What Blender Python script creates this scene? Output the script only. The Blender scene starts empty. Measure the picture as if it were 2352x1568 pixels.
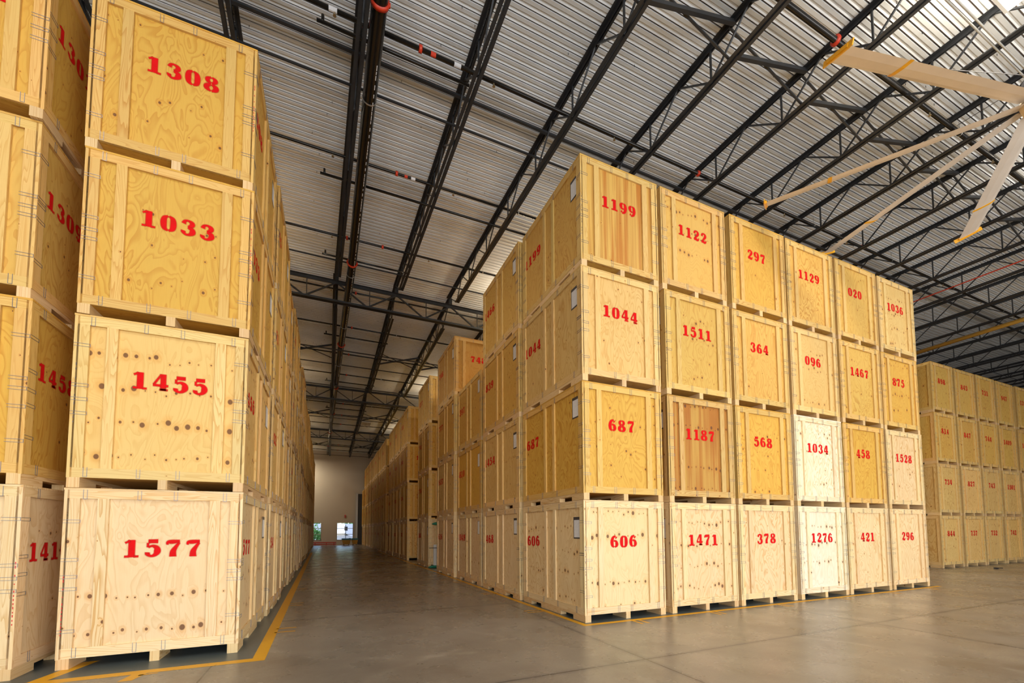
import bpy, math, random
from mathutils import Vector, Matrix
random.seed(7)
PI = math.pi
sc = bpy.context.scene
COL = sc.collection

# ------------------------------------------------------------------ camera
F_PX, CX, CY = 977.594, 1185.97, 1160.16
YAW, PIT, ROL = 0.4155, 0.0590, -0.0045
CAM = Vector((-4.1703, -6.4578, 1.6302))
cy_, sy_, cp_, sp_ = math.cos(YAW), math.sin(YAW), math.cos(PIT), math.sin(PIT)
fw = Vector((sy_ * cp_, cy_ * cp_, sp_))
rt = Vector((cy_, -sy_, 0))
up = rt.cross(fw)
rt2 = rt * math.cos(ROL) + up * math.sin(ROL)
up2 = up * math.cos(ROL) - rt * math.sin(ROL)
cam = bpy.data.objects.new('camera', bpy.data.cameras.new('camera'))
COL.objects.link(cam)
cam.matrix_world = Matrix(((rt2.x, up2.x, -fw.x, CAM.x), (rt2.y, up2.y, -fw.y, CAM.y), (rt2.z, up2.z, -fw.z, CAM.z), (0, 0, 0, 1)))
cam.data.sensor_width = 36
cam.data.lens = F_PX / 2352 * 36
cam.data.shift_x = (1176 - CX) / 2352
cam.data.shift_y = (CY - 784) / 2352
cam.data.clip_end = 400
sc.camera = cam

# ------------------------------------------------------------------ world, lights, exposure
sc.view_settings.view_transform = 'Standard'
sc.view_settings.look = 'None'
sc.view_settings.gamma = 1
sc.view_settings.use_curve_mapping = False
sc.view_settings.exposure = 0.03
sc.cycles.adaptive_threshold = 0.02
sc.cycles.max_bounces = 6
sc.cycles.diffuse_bounces = 4
sc.cycles.glossy_bounces = 3
sc.cycles.transparent_max_bounces = 12
sc.cycles.sample_clamp_indirect = 4
sc.cycles.caustics_reflective = False
sc.cycles.caustics_refractive = False
w = bpy.data.worlds.new('sky')
sc.world = w
w.use_nodes = True
nt = w.node_tree
bg = nt.nodes['Background']
sky = nt.nodes.new('ShaderNodeTexSky')
sky.sky_type = 'NISHITA'
sky.sun_elevation = 0.9
sky.sun_rotation = 2.4
sky.sun_disc = False
nt.links.new(sky.outputs[0], bg.inputs[0])
bg.inputs[1].default_value = 0.5

def area(name, loc, size, power, col, rot=(0, 0, 0)):
    l = bpy.data.lights.new(name, 'AREA')
    l.shape = 'RECTANGLE'
    l.size, l.size_y = size
    l.energy = power
    l.color = col
    o = bpy.data.objects.new(name, l)
    o.location = loc
    o.rotation_euler = rot
    COL.objects.link(o)
    return o
WARM = (1.0, 0.84, 0.60)
DAY = (0.96, 0.98, 1.0)
# added area lights at assumed rear dock doorways, tilted up to brighten the roof
for x, k in ((-10.5, 1.0), (-3.0, 1.08), (4.5, 1.08), (12.0, 1.0), (19.5, .30)):
    area('added_dock_light', (x, -16.9, 2.6), (5.6, 4.8), 800 * k, DAY, (math.radians(121), 0, 0))

# ------------------------------------------------------------------ material helpers
class NB:
    def __init__(s, name):
        s.m = bpy.data.materials.new(name)
        s.m.use_nodes = True
        s.t = s.m.node_tree
        s.b = s.t.nodes['Principled BSDF']
    def n(s, typ, **kw):
        x = s.t.nodes.new(typ)
        for k, v in kw.items():
            setattr(x, k, v)
        return x
    def put(s, inp, v):
        if hasattr(v, 'is_output') or isinstance(v, bpy.types.NodeSocket):
            s.t.links.new(v, inp)
        else:
            inp.default_value = v
    def ma(s, op, a, b=None, c=None, clamp=False):
        x = s.n('ShaderNodeMath', operation=op)
        x.use_clamp = clamp
        s.put(x.inputs[0], a)
        if b is not None: s.put(x.inputs[1], b)
        if c is not None: s.put(x.inputs[2], c)
        return x.outputs[0]
    def mix(s, fac, a, b, blend='MIX'):
        x = s.n('ShaderNodeMix', data_type='RGBA', blend_type=blend)
        s.put(x.inputs[0], fac)
        s.put(x.inputs[6], a if not isinstance(a, tuple) else tuple(a) + (1,) * (4 - len(a)))
        s.put(x.inputs[7], b if not isinstance(b, tuple) else tuple(b) + (1,) * (4 - len(b)))
        return x.outputs[2]
    def xyz(s, x, y, z=0.0):
        c = s.n('ShaderNodeCombineXYZ')
        s.put(c.inputs[0], x); s.put(c.inputs[1], y); s.put(c.inputs[2], z)
        return c.outputs[0]
    def noise(s, vec, scale, detail=2, rough=.5, dist=0.0, out=0):
        x = s.n('ShaderNodeTexNoise')
        s.put(x.inputs['Vector'], vec)
        x.inputs['Scale'].default_value = scale
        x.inputs['Detail'].default_value = detail
        x.inputs['Roughness'].default_value = rough
        x.inputs['Distortion'].default_value = dist
        return x.outputs[out]
    def ss(s, v, a, b, lo=0.0, hi=1.0):
        x = s.n('ShaderNodeMapRange', interpolation_type='SMOOTHSTEP')
        s.put(x.inputs[0], v); s.put(x.inputs[1], a); s.put(x.inputs[2], b)
        s.put(x.inputs[3], lo); s.put(x.inputs[4], hi)
        return x.outputs[0]
    def lin(s, v, a, b, lo=0.0, hi=1.0):
        x = s.n('ShaderNodeMapRange')
        s.put(x.inputs[0], v); s.put(x.inputs[1], a); s.put(x.inputs[2], b)
        s.put(x.inputs[3], lo); s.put(x.inputs[4], hi)
        return x.outputs[0]
    def col(s, v): s.put(s.b.inputs['Base Color'], v if not isinstance(v, tuple) else tuple(v) + (1,) * (4 - len(v)))
    def rough(s, v): s.put(s.b.inputs['Roughness'], v)
    def bump(s, h, strength=.3, dist=.01):
        x = s.n('ShaderNodeBump')
        x.inputs['Strength'].default_value = strength
        x.inputs['Distance'].default_value = dist
        s.put(x.inputs['Height'], h)
        s.t.links.new(x.outputs[0], s.b.inputs['Normal'])

def srgb(r, g, b):
    f = lambda c: ((c / 255 + .055) / 1.055) ** 2.4 if c > 10 else c / 255 / 12.92
    return (f(r), f(g), f(b), 1)

def plain(name, c, rough=.6, metal=0.0, var=0.0, scale=8):
    n = NB(name)
    if var:
        tc = n.n('ShaderNodeTexCoord')
        k = n.noise(tc.outputs['Object'], scale, 4)
        n.col(n.mix(n.lin(k, .3, .7, 0, 1), tuple(x * (1 - var) for x in c[:3]), tuple(min(1, x * (1 + var)) for x in c[:3])))
    else:
        n.col(c)
    n.rough(rough)
    n.b.inputs['Metallic'].default_value = metal
    return n.m

def wood(name, mode):
    """mode: ply, board or heart; the object's own colour is the tone, its alpha the amount of knots"""
    n = NB(name)
    uv = n.n('ShaderNodeUVMap').outputs[0]
    sp = n.n('ShaderNodeSeparateXYZ'); n.t.links.new(uv, sp.inputs[0])
    oi = n.n('ShaderNodeObjectInfo')
    rnd, base, kn = oi.outputs['Random'], oi.outputs['Color'], oi.outputs['Alpha']
    u0, v0 = sp.outputs[0], sp.outputs[1]
    u = n.ma('ADD', u0, n.ma('MULTIPLY', rnd, 91.0))
    v = n.ma('ADD', v0, n.ma('MULTIPLY', rnd, 57.0))
    # knots in rows, the way a rotary-cut veneer repeats them
    CU, CV = (.115, .43) if mode != 'board' else (.09, .55)
    a = n.ma('DIVIDE', u, CU); b = n.ma('DIVIDE', v, CV)
    ca, fa = n.ma('FLOOR', a), n.ma('FRACT', a)
    cb, fb = n.ma('FLOOR', b), n.ma('FRACT', b)
    wn = n.n('ShaderNodeTexWhiteNoise', noise_dimensions='3D')
    n.t.links.new(n.xyz(ca, cb, rnd), wn.inputs['Vector'])
    ws = n.n('ShaderNodeSeparateColor'); n.t.links.new(wn.outputs['Color'], ws.inputs[0])
    wr = n.n('ShaderNodeTexWhiteNoise', noise_dimensions='2D')
    n.t.links.new(n.xyz(cb, rnd), wr.inputs['Vector'])
    px = n.ma('MULTIPLY_ADD', ws.outputs[0], .5, .25)
    jit = n.lin(kn, 0, 1, .7, .13)
    py = n.ma('MULTIPLY_ADD', n.ma('SUBTRACT', ws.outputs[1], .5), jit, .5)
    dx = n.ma('MULTIPLY', n.ma('SUBTRACT', fa, px), CU)
    dy = n.ma('MULTIPLY', n.ma('SUBTRACT', fb, py), CV * .8)
    d = n.ma('SQRT', n.ma('ADD', n.ma('MULTIPLY', dx, dx), n.ma('MULTIPLY', dy, dy)))
    size = n.ma('MULTIPLY_ADD', n.ma('MULTIPLY', ws.outputs[2], ws.outputs[2]), .017, .005)
    size = n.ma('MULTIPLY', size, n.lin(kn, 0, 1, .70, 1.55))
    pres = n.ma('GREATER_THAN', n.ma('ADD', wn.outputs['Value'], n.ma('MULTIPLY', kn, .95)), .9 if mode != 'board' else 1.0)
    rowp = n.ma('GREATER_THAN', n.ma('ADD', wr.outputs['Value'], n.ma('MULTIPLY', n.ma('SUBTRACT', 1.0, kn), .5)), .36)
    pres = n.ma('MULTIPLY', pres, rowp)
    nrm = n.ma('DIVIDE', d, size)
    knot = n.ma('MULTIPLY', n.ss(nrm, 1.1, .75), pres)
    halo = n.ma('MULTIPLY', n.ss(nrm, 3.6, .8), pres)
    # growth-ring figure
    if mode == 'ply':
        q = n.noise(n.xyz(n.ma('MULTIPLY', u, 2.3), n.ma('MULTIPLY', v, .75), rnd), 1.25, 2.4, .5, .8)
        freq, lo, hi = 14.0, .40, 1.0
    elif mode == 'heart':
        q = n.noise(n.xyz(n.ma('MULTIPLY', u, 5.5), n.ma('MULTIPLY', v, .12), rnd), 1.6, 3, .55, .2)
        freq, lo, hi = 5.0, .2, 1.0
    else:
        q = n.noise(n.xyz(n.ma('MULTIPLY', u, 7.0), n.ma('MULTIPLY', v, .55), rnd), 1.1, 1.5, .5, .3)
        freq, lo, hi = 15.0, .45, 1.0
    q = n.ma('ADD', q, n.ma('MULTIPLY', halo, .07))
    wv = n.ma('FRACT', n.ma('MULTIPLY', q, freq))
    ring = n.ss(wv, lo, hi)
    ring = n.ma('MULTIPLY', ring, n.ss(wv, 1.0, .97))
    con = n.lin(n.noise(n.xyz(u, n.ma('MULTIPLY', v, .6), 3.0), .8, 1), .3, .7, .45, 1.0)
    con = n.ma('MULTIPLY', con, n.lin(rnd, 0, 1, .55, 1.0))
    con = n.ma('MULTIPLY', con, n.lin(kn, .55, .95, 1.0, .5))
    dark = n.mix(1.0, base, (.70, .475, .235) if mode != 'heart' else (.50, .24, .10), 'MULTIPLY')
    c = n.mix(n.ma('MULTIPLY', ring, con), base, dark)
    if mode == 'heart':
        hs = n.ss(n.noise(n.xyz(n.ma('MULTIPLY', u, 4.2), n.ma('MULTIPLY', v, .15), rnd), 1.7, 2), .42, .62)
        c = n.mix(n.ma('MULTIPLY', hs, .85), c, n.mix(1.0, base, (.64, .29, .11), 'MULTIPLY'))
    blot = n.noise(n.xyz(u, n.ma('MULTIPLY', v, .5), 9.0), 1.3, 3, .6)
    c = n.mix(n.lin(blot, .35, .7, 0, .30), c, n.mix(1.0, base, (1.0, .83, .58), 'MULTIPLY'))
    fib = n.noise(n.xyz(n.ma('MULTIPLY', u, 60.0), n.ma('MULTIPLY', v, 2.5), 1.0), 2.0, 2)
    c = n.mix(n.lin(fib, .35, .7, 0, .16), c, n.mix(1.0, base, (.78, .66, .48), 'MULTIPLY'))
    c = n.mix(n.ma('MULTIPLY', halo, .40), c, n.mix(1.0, base, (.85, .52, .22), 'MULTIPLY'))
    c = n.mix(n.ma('MULTIPLY', knot, .88), c, (.115, .040, .016))
    n.col(c)
    n.rough(.62)
    n.b.inputs['Specular IOR Level'].default_value = .3
    n.bump(n.ma('ADD', n.ma('MULTIPLY', ring, .4), n.ma('ADD', n.ma('MULTIPLY', fib, .5), knot)), .25, .003)
    return n.m

M = {}
M['ply'] = wood('pine_plywood', 'ply')
M['heart'] = wood('heartwood_plywood', 'heart')
M['board'] = wood('pine_board', 'board')

def stencil():
    n = NB('red_stencil_paint')
    at = n.n('ShaderNodeAttribute', attribute_name='cover')
    tc = n.n('ShaderNodeTexCoord')
    k = n.noise(tc.outputs['Object'], 90, 3)
    a = n.ma('MULTIPLY', at.outputs['Fac'], at.outputs['Fac'])
    a = n.ma('MULTIPLY', a, n.lin(n.noise(tc.outputs['Object'], 9, 3), .25, .6, .84, 1.0))
    n.col(n.mix(k, (.58, .002, .004), (.70, .008, .010)))
    n.rough(.8)
    n.b.inputs['Specular IOR Level'].default_value = .12
    n.put(n.b.inputs['Alpha'], a)
    return n.m
M['red'] = stencil()
M['paper'] = plain('white_paper', (.78, .78, .80, 1), .4, 0, .05, 20)
M['pouch'] = plain('clear_pouch_border', (.05, .045, .05, 1), .35)
M['paperyel'] = plain('yellow_paper', (.80, .70, .20, 1), .5)
M['print'] = plain('grey_print', (.30, .33, .42, 1), .5)
M['wire'] = plain('galvanised_staple_wire', (.24, .23, .26, 1), .4, .6)
M['strapmark'] = plain('printed_mark', (.09, .08, .10, 1), .6)
M['strapred'] = plain('red_printed_mark', (.60, .03, .03, 1), .6)
M['steel'] = plain('charcoal_primed_steel', (.036, .039, .044, 1), .42, .25, .18, 3)
M['pipe'] = plain('black_sprinkler_pipe', (.016, .014, .012, 1), .25, .35, .2, 3)
M['redmetal'] = plain('red_pipe_coupling', (.62, .045, .015, 1), .4)
M['brass'] = plain('brass_sprinkler', (.45, .36, .22, 1), .35, .8)
M['zinc'] = plain('zinc_hanger', (.55, .55, .53, 1), .35, .8)
M['conduit'] = plain('galvanised_conduit', (.42, .41, .38, 1), .4, .5)
M['blade'] = plain('brushed_fan_blade', (.74, .66, .57, 1), .4, .15, .06, 2)
M['yellow'] = plain('yellow_plastic', (.85, .42, .01, 1), .4)
M['hub'] = plain('beige_hub', (.62, .50, .36, 1), .4)
M['white'] = plain('white_enamel', (.80, .79, .74, 1), .3)
M['dgrey'] = plain('dark_grey_metal', (.03, .03, .035, 1), .5)
M['green'] = plain('green_plastic_wrap', (.01, .22, .14, 1), .3)
M['foam'] = plain('white_panel', (.72, .75, .78, 1), .4)
M['teal'] = plain('teal_plastic', (.01, .17, .22, 1), .4)
M['binyel'] = plain('yellow_bin_plastic', (.62, .36, .06, 1), .5)
M['rackred'] = plain('red_powder_coat', (.55, .04, .02, 1), .4)
M['frame'] = plain('white_window_frame', (.50, .52, .50, 1), .4)
M['leaf'] = plain('hedge_leaves', (.22, .46, .12, 1), .7, 0, .5, 5)
M['asph'] = plain('asphalt', (.16, .16, .16, 1), .9, 0, .1, 3)
M['outwhite'] = plain('white_paint_outside', (.75, .76, .78, 1), .5)
M['carglass'] = plain('dark_glass', (.03, .05, .06, 1), .1)
M['signpost'] = plain('sign_post', (.05, .06, .09, 1), .5)

def lampmat():
    n = NB('fluorescent_tube')
    n.b.inputs['Emission Color'].default_value = (1, .95, .84, 1)
    n.b.inputs['Emission Strength'].default_value = 9
    return n.m
M['tube'] = lampmat()

def glass():
    n = NB('window_glass')
    t = n.t
    tr = n.n('ShaderNodeBsdfTransparent'); gl = n.n('ShaderNodeBsdfGlossy')
    gl.inputs['Roughness'].default_value = .02
    fr = n.n('ShaderNodeFresnel'); fr.inputs[0].default_value = 1.45
    mx = n.n('ShaderNodeMixShader')
    t.links.new(fr.outputs[0], mx.inputs[0]); t.links.new(tr.outputs[0], mx.inputs[1]); t.links.new(gl.outputs[0], mx.inputs[2])
    t.links.new(mx.outputs[0], t.nodes['Material Output'].inputs[0])
    return n.m
M['glass'] = glass()

def deckmat():
    n = NB('galvanised_roof_deck')
    tc = n.n('ShaderNodeTexCoord')
    p = tc.outputs['Object']
    s = n.n('ShaderNodeSeparateXYZ'); n.t.links.new(p, s.inputs[0])
    k = n.noise(n.xyz(n.ma('MULTIPLY', s.outputs[0], .5), s.outputs[1], 0.0), .9, 4, .6)
    c = n.mix(n.lin(k, .3, .7), (.68, .71, .72), (.82, .85, .86))
    # rust and groove shadow, painted together into the rib grooves
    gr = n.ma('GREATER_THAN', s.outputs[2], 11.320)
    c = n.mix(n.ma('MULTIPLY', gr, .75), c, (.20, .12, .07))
    n.col(c); n.rough(.42); n.b.inputs['Metallic'].default_value = .15
    return n.m
M['deck'] = deckmat()

def concrete():
    n = NB('polished_concrete')
    tc = n.n('ShaderNodeTexCoord'); p = tc.outputs['Object']
    s = n.n('ShaderNodeSeparateXYZ'); n.t.links.new(p, s.inputs[0])
    X, Y = s.outputs[0], s.outputs[1]
    big = n.noise(p, .35, 5, .6, .6)
    mid = n.noise(p, 1.7, 6, .6, .2)
    fine = n.noise(p, 38, 3, .7)
    c = n.mix(n.lin(big, .3, .7), (.170, .142, .112), (.285, .248, .205))
    c = n.mix(n.ss(mid, .40, .75, 0, .34), c, (.34, .30, .245))
    c = n.mix(n.ss(mid, .50, .25, 0, .34), c, (.115, .090, .066))
    c = n.mix(n.lin(fine, .35, .75, 0, .28), c, (.12, .095, .07))
    # long pale sweeping tyre marks
    for (cx, cyy, R) in ((-2.2, 2.5, 3.4), (-1.0, -4.5, 4.1), (3.5, -5.0, 5.2), (-6.0, -2.8, 5.0)):
        d = n.ma('SQRT', n.ma('ADD', n.ma('POWER', n.ma('SUBTRACT', X, cx), 2.0), n.ma('POWER', n.ma('SUBTRACT', Y, cyy), 2.0)))
        e = n.ma('ABSOLUTE', n.ma('SUBTRACT', d, R))
        mk = n.ma('MULTIPLY', n.ss(e, .10, .0), n.ss(n.noise(p, 1.3, 3), .48, .62))
        c = n.mix(n.ma('MULTIPLY', mk, .28), c, (.42, .37, .30))
    # specks of paint and grit
    sk = n.ss(n.noise(p, 70, 1), .80, .815)
    c = n.mix(n.ma('MULTIPLY', sk, .7), c, (.6, .58, .52))
    # saw-cut joints on a 4.97 x 4.56 m grid
    jx = n.ma('ABSOLUTE', n.ma('SUBTRACT', n.ma('FRACT', n.ma('DIVIDE', n.ma('ADD', X, .47 + 497), 4.97)), .0))
    jx = n.ma('MINIMUM', jx, n.ma('SUBTRACT', 1.0, jx))
    jy = n.ma('FRACT', n.ma('DIVIDE', n.ma('ADD', Y, 2.1 + 456), 4.56))
    jy = n.ma('MINIMUM', jy, n.ma('SUBTRACT', 1.0, jy))
    jm = n.ma('MINIMUM', n.ma('MULTIPLY', jx, 4.97), n.ma('MULTIPLY', jy, 4.56))
    soft = n.ma('MULTIPLY', n.ss(jm, .10, .0), .42)
    c = n.mix(soft, c, (.09, .085, .085))
    c = n.mix(n.ma('MULTIPLY', n.ss(jm, .014, .006), .8), c, (.03, .028, .028))
    n.col(c)
    n.rough(n.lin(n.noise(p, 1.1, 4, .6), .3, .7, .22, .34))
    n.b.inputs['Specular IOR Level'].default_value = .5
    n.bump(n.noise(n.xyz(X, n.ma('MULTIPLY', Y, .5), 0.0), 2.0, 2), .03, .01)
    return n.m
M['floor'] = concrete()

def floorpaint():
    n = NB('yellow_line_paint')
    tc = n.n('ShaderNodeTexCoord'); p = tc.outputs['Object']
    k = n.noise(p, 14, 4, .7)
    c = n.mix(n.ss(k, .62, .72), (.72, .36, .008), (.26, .20, .12))
    n.col(c); n.rough(.45)
    return n.m
M['line'] = floorpaint()

def shadepaint():  # bluish shade under the stacks, painted as a floor colour
    n = NB('painted_floor_shade')
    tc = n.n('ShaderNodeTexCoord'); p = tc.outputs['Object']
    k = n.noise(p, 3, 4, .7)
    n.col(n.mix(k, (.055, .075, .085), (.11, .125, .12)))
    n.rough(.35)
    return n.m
M['floorshade'] = shadepaint()

def wallmat():
    n = NB('painted_tilt_up_wall')
    tc = n.n('ShaderNodeTexCoord'); p = tc.outputs['Object']
    k = n.noise(p, .6, 4)
    n.col(n.mix(k, (.56, .50, .42), (.62, .56, .48))); n.rough(.7)
    return n.m
M['wall'] = wallmat()

# ------------------------------------------------------------------ mesh builder
class MB:
    def __init__(s):
        s.v, s.f, s.uv, s.att = [], [], [], []
    def quad(s, pts, uvs=None):
        i = len(s.v)
        s.v += [tuple(p) for p in pts]
        s.f.append(tuple(range(i, i + len(pts))))
        s.uv += list(uvs) if uvs else [(p[0], p[2]) for p in pts]
        return s
    def box(s, x0, x1, y0, y1, z0, z1, g=None, seed=None):
        """g = grain axis (0,1,2); default the longest"""
        L = (x1 - x0, y1 - y0, z1 - z0)
        if g is None: g = L.index(max(L))
        ru, rv = (random.random() * 50, random.random() * 50) if seed is None else seed
        P = [(x, y, z) for x in (x0, x1) for y in (y0, y1) for z in (z0, z1)]
        i = len(s.v)
        s.v += P
        for q, ax in (((0, 1, 3, 2), 0), ((4, 6, 7, 5), 0), ((0, 4, 5, 1), 1), ((2, 3, 7, 6), 1), ((0, 2, 6, 4), 2), ((1, 5, 7, 3), 2)):
            s.f.append(tuple(i + k for k in q))
            rest = [a for a in (0, 1, 2) if a != ax]
            if g in rest:
                o = [a for a in rest if a != g][0]
                s.uv += [(P[k][o] + ru + ax * 3, P[k][g] + rv) for k in q]
            else:
                s.uv += [(P[k][rest[0]] + ru, P[k][rest[1]] * .1 + rv) for k in q]
        return s
    def bar(s, a, b, wd, ht=None, upv=(0, 0, 1)):
        a, b = Vector(a), Vector(b)
        ht = wd if ht is None else ht
        d = (b - a).normalized()
        u = Vector(upv)
        if abs(d.dot(u)) > .98: u = Vector((0, 1, 0))
        sx = d.cross(u).normalized(); sz = sx.cross(d).normalized()
        i = len(s.v)
        for p in (a, b):
            for (m, k) in ((-1, -1), (1, -1), (1, 1), (-1, 1)):
                s.v.append(tuple(p + sx * m * wd / 2 + sz * k * ht / 2))
        for q in ((0, 3, 2, 1), (4, 5, 6, 7), (0, 1, 5, 4), (1, 2, 6, 5), (2, 3, 7, 6), (3, 0, 4, 7)):
            s.f.append(tuple(i + k for k in q)); s.uv += [(0, 0), (0, .1), (1, .1), (1, 0)]
        return s
    def tube(s, pts, r, n=10, cap=True, rs=None):
        pts = [Vector(p) for p in pts]
        rings = []
        for j, p in enumerate(pts):
            d = (pts[min(j + 1, len(pts) - 1)] - pts[max(j - 1, 0)]).normalized()
            u = Vector((0, 0, 1)) if abs(d.z) < .95 else Vector((1, 0, 0))
            a = d.cross(u).normalized(); b = d.cross(a).normalized()
            rr = rs[j] if rs else r
            i = len(s.v)
            for k in range(n):
                t = 2 * PI * k / n
                s.v.append(tuple(p + (a * math.cos(t) + b * math.sin(t)) * rr))
            rings.append(i)
        for i, j in zip(rings, rings[1:]):
            for k in range(n):
                k2 = (k + 1) % n
                s.f.append((i + k, j + k, j + k2, i + k2)); s.uv += [(0, 0)] * 4
        if cap:
            s.f.append(tuple(rings[0] + k for k in range(n))); s.uv += [(0, 0)] * n
            s.f.append(tuple(rings[-1] + k for k in reversed(range(n)))); s.uv += [(0, 0)] * n
        return s
    def mesh(s, name, mat, smooth=False):
        me = bpy.data.meshes.new(name)
        me.from_pydata(s.v, [], s.f)
        ul = me.uv_layers.new(name='UVMap')
        flat = [c for t in s.uv for c in t]
        ul.data.foreach_set('uv', flat)
        if s.att:
            at = me.attributes.new('cover', 'FLOAT', 'POINT')
            at.data.foreach_set('value', s.att)
        me.materials.append(M[mat])
        if smooth:
            me.polygons.foreach_set('use_smooth', [True] * len(me.polygons))
        me.update()
        return me

def ob(name, me, parent=None, loc=(0, 0, 0), rz=0.0, color=None):
    o = bpy.data.objects.new(name, me)
    COL.objects.link(o)
    o.location = loc
    if rz: o.rotation_euler = (0, 0, rz)
    if parent: o.parent = parent
    if color: o.color = color
    return o
def tag(o, label, cat, group=None):
    o['label'] = label; o['category'] = cat
    if group: o['group'] = group
    return o
def thing(name, label, cat, loc=(0, 0, 0), rz=0, group=None):
    o = ob(name, None, None, loc, rz)
    o.empty_display_size = .3
    return tag(o, label, cat, group)
def struct(o):
    o['kind'] = 'structure'
    return o
def copy_tree(o, parent=None):
    c = o.copy(); COL.objects.link(c)
    if parent:
        c.parent = parent
    for ch in o.children: copy_tree(ch, c)
    return c
ORD = ['first', 'second', 'third', 'fourth', 'fifth', 'sixth', 'seventh', 'eighth', 'ninth', 'tenth', 'eleventh', 'twelfth', 'thirteenth', 'fourteenth', 'fifteenth', 'sixteenth', 'seventeenth', 'eighteenth', 'nineteenth', 'twentieth'] + ['twenty-' + k for k in ('first', 'second', 'third', 'fourth', 'fifth', 'sixth', 'seventh', 'eighth', 'ninth')] + ['thirtieth'] + ['thirty-' + k for k in ('first', 'second', 'third', 'fourth', 'fifth', 'sixth', 'seventh', 'eighth', 'ninth')]
def skew(y): return -.0090 * max(0, y)

# ------------------------------------------------------------------ room shell
FW = 49.3     # far wall
struct(ob('floor', MB().quad([(-40, -17.5, 0), (72, -17.5, 0), (72, FW, 0), (-40, FW, 0)]).mesh('floor', 'floor')))
# ribbed roof deck, ribs running across the aisle
mb = MB()
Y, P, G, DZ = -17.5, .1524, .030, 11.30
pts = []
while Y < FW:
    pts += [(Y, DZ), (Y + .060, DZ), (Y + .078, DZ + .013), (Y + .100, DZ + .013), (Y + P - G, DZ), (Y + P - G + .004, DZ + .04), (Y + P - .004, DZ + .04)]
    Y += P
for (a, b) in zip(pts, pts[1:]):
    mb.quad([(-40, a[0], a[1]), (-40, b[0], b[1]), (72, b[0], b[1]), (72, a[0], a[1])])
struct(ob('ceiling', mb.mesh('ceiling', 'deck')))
# far wall with two low window openings
WZ0, WZ1 = .57, 2.68
WIN = [(-6.80, -4.95), (-3.25, -1.40)]
mb = MB()
xs = [-40, WIN[0][0], WIN[0][1], WIN[1][0], WIN[1][1], 72]
for a, b in ((0, 1), (2, 3), (4, 5)):
    mb.box(xs[a], xs[b], FW, FW + .25, 0, 11.45)
for a, b in WIN:
    mb.box(a, b, FW, FW + .25, 0, WZ0); mb.box(a, b, FW, FW + .25, WZ1, 11.45)
struct(ob('wall_far', mb.mesh('wall_far', 'wall')))
struct(ob('wall_left', MB().box(-40.25, -40, -17.75, FW + .25, 0, 11.45).mesh('wall_left', 'wall')))
struct(ob('wall_right', MB().box(72, 72.25, -17.75, FW + .25, 0, 11.45).mesh('wall_right', 'wall')))
mb = MB()
assumed_doors = [(x - 2.8, x + 2.8) for x in (-10.5, -3.0, 4.5, 12.0, 19.5)]  # assumed openings in the unseen rear wall, placed for the added dock lights
xx = -40
for a, b in assumed_doors:
    mb.box(xx, a, -17.75, -17.5, 0, 5.2); xx = b
mb.box(xx, 72, -17.75, -17.5, 0, 5.2)
mb.box(-40, 72, -17.75, -17.5, 5.2, 11.45)
struct(ob('wall_rear', mb.mesh('wall_rear', 'wall')))
for i, (a, b) in enumerate(WIN):
    t = MB()
    y0, y1 = FW - .02, FW + .1
    t.box(a, b, y0, y1, WZ0, WZ0 + .05).box(a, b, y0, y1, WZ1 - .05, WZ1)
    t.box(a, a + .05, y0, y1, WZ0, WZ1).box(b - .05, b, y0, y1, WZ0, WZ1)
    for f in (1 / 3, 2 / 3):
        z = WZ0 + (WZ1 - WZ0) * f
        t.box(a, b, y0, y1, z - .03, z + .03)
    wo = struct(ob('window_%d' % (i + 1), t.mesh('window', 'frame')))
    ob('pane', MB().box(a + .04, b - .04, FW + .03, FW + .04, WZ0 + .04, WZ1 - .04).mesh('pane', 'glass'), wo)
# tall dark dock door and its grey jamb on the far wall
dd = struct(ob('door_1', MB().box(-.92, .6, FW - .30, FW - .02, 0, 6.2).mesh('door', 'dgrey')))
ob('jamb', MB().box(-1.14, -.92, FW - .34, FW - .01, 0, 6.25).mesh('jamb', 'conduit'), dd)

# outside the windows
struct(ob('ground_outside', MB().quad([(-60, FW + .3, -.05), (60, FW + .3, -.05), (60, 140, -.05), (-60, 140, -.05)]).mesh('ground_outside', 'asph')))
bm = MB().box(-14, 16, 84, 92, 0, 3.1)
tag(ob('white_building', bm.mesh('white_building', 'outwhite')), 'low white building seen through the right far window', 'building')
def leafball(cx, cyy, cz, rx, ry, rz, n, size):
    m = MB()
    for k in range(n):
        th, ph = random.random() * 2 * PI, math.acos(random.uniform(-1, 1)); rr = random.uniform(.72, 1)
        p = Vector((cx + rx * rr * math.sin(ph) * math.cos(th), cyy + ry * rr * math.sin(ph) * math.sin(th), cz + rz * rr * math.cos(ph)))
        a = Vector((random.uniform(-1, 1), random.uniform(-1, 1), random.uniform(-1, 1))).normalized()
        b = a.cross(Vector((random.uniform(-1, 1), random.uniform(-1, 1), random.uniform(-1, 1)))).normalized()
        s_ = size * random.uniform(.6, 1.3)
        m.quad([p - a * s_, p + b * s_ * .6, p + a * s_, p - b * s_ * .6])
    return m
for k, (x, y, rx, rz, lab) in enumerate(((-6.3, 55, 1.5, 1.15, 'round green hedge shrub outside the left far window'), (-8.6, 66, 3.4, 2.3, 'taller green shrub behind the hedge outside the left window'))):
    r = thing('shrub', lab, 'shrub', (x, y, 0))
    ob('foliage', leafball(0, 0, rz * .75, rx, 1.2, rz, 1300, .14).mesh('foliage', 'leaf'), r)
    ob('stem', MB().tube([(0, 0, 0), (0, 0, rz * .8)], .08, 6).mesh('stem', 'signpost'), r)
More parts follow.
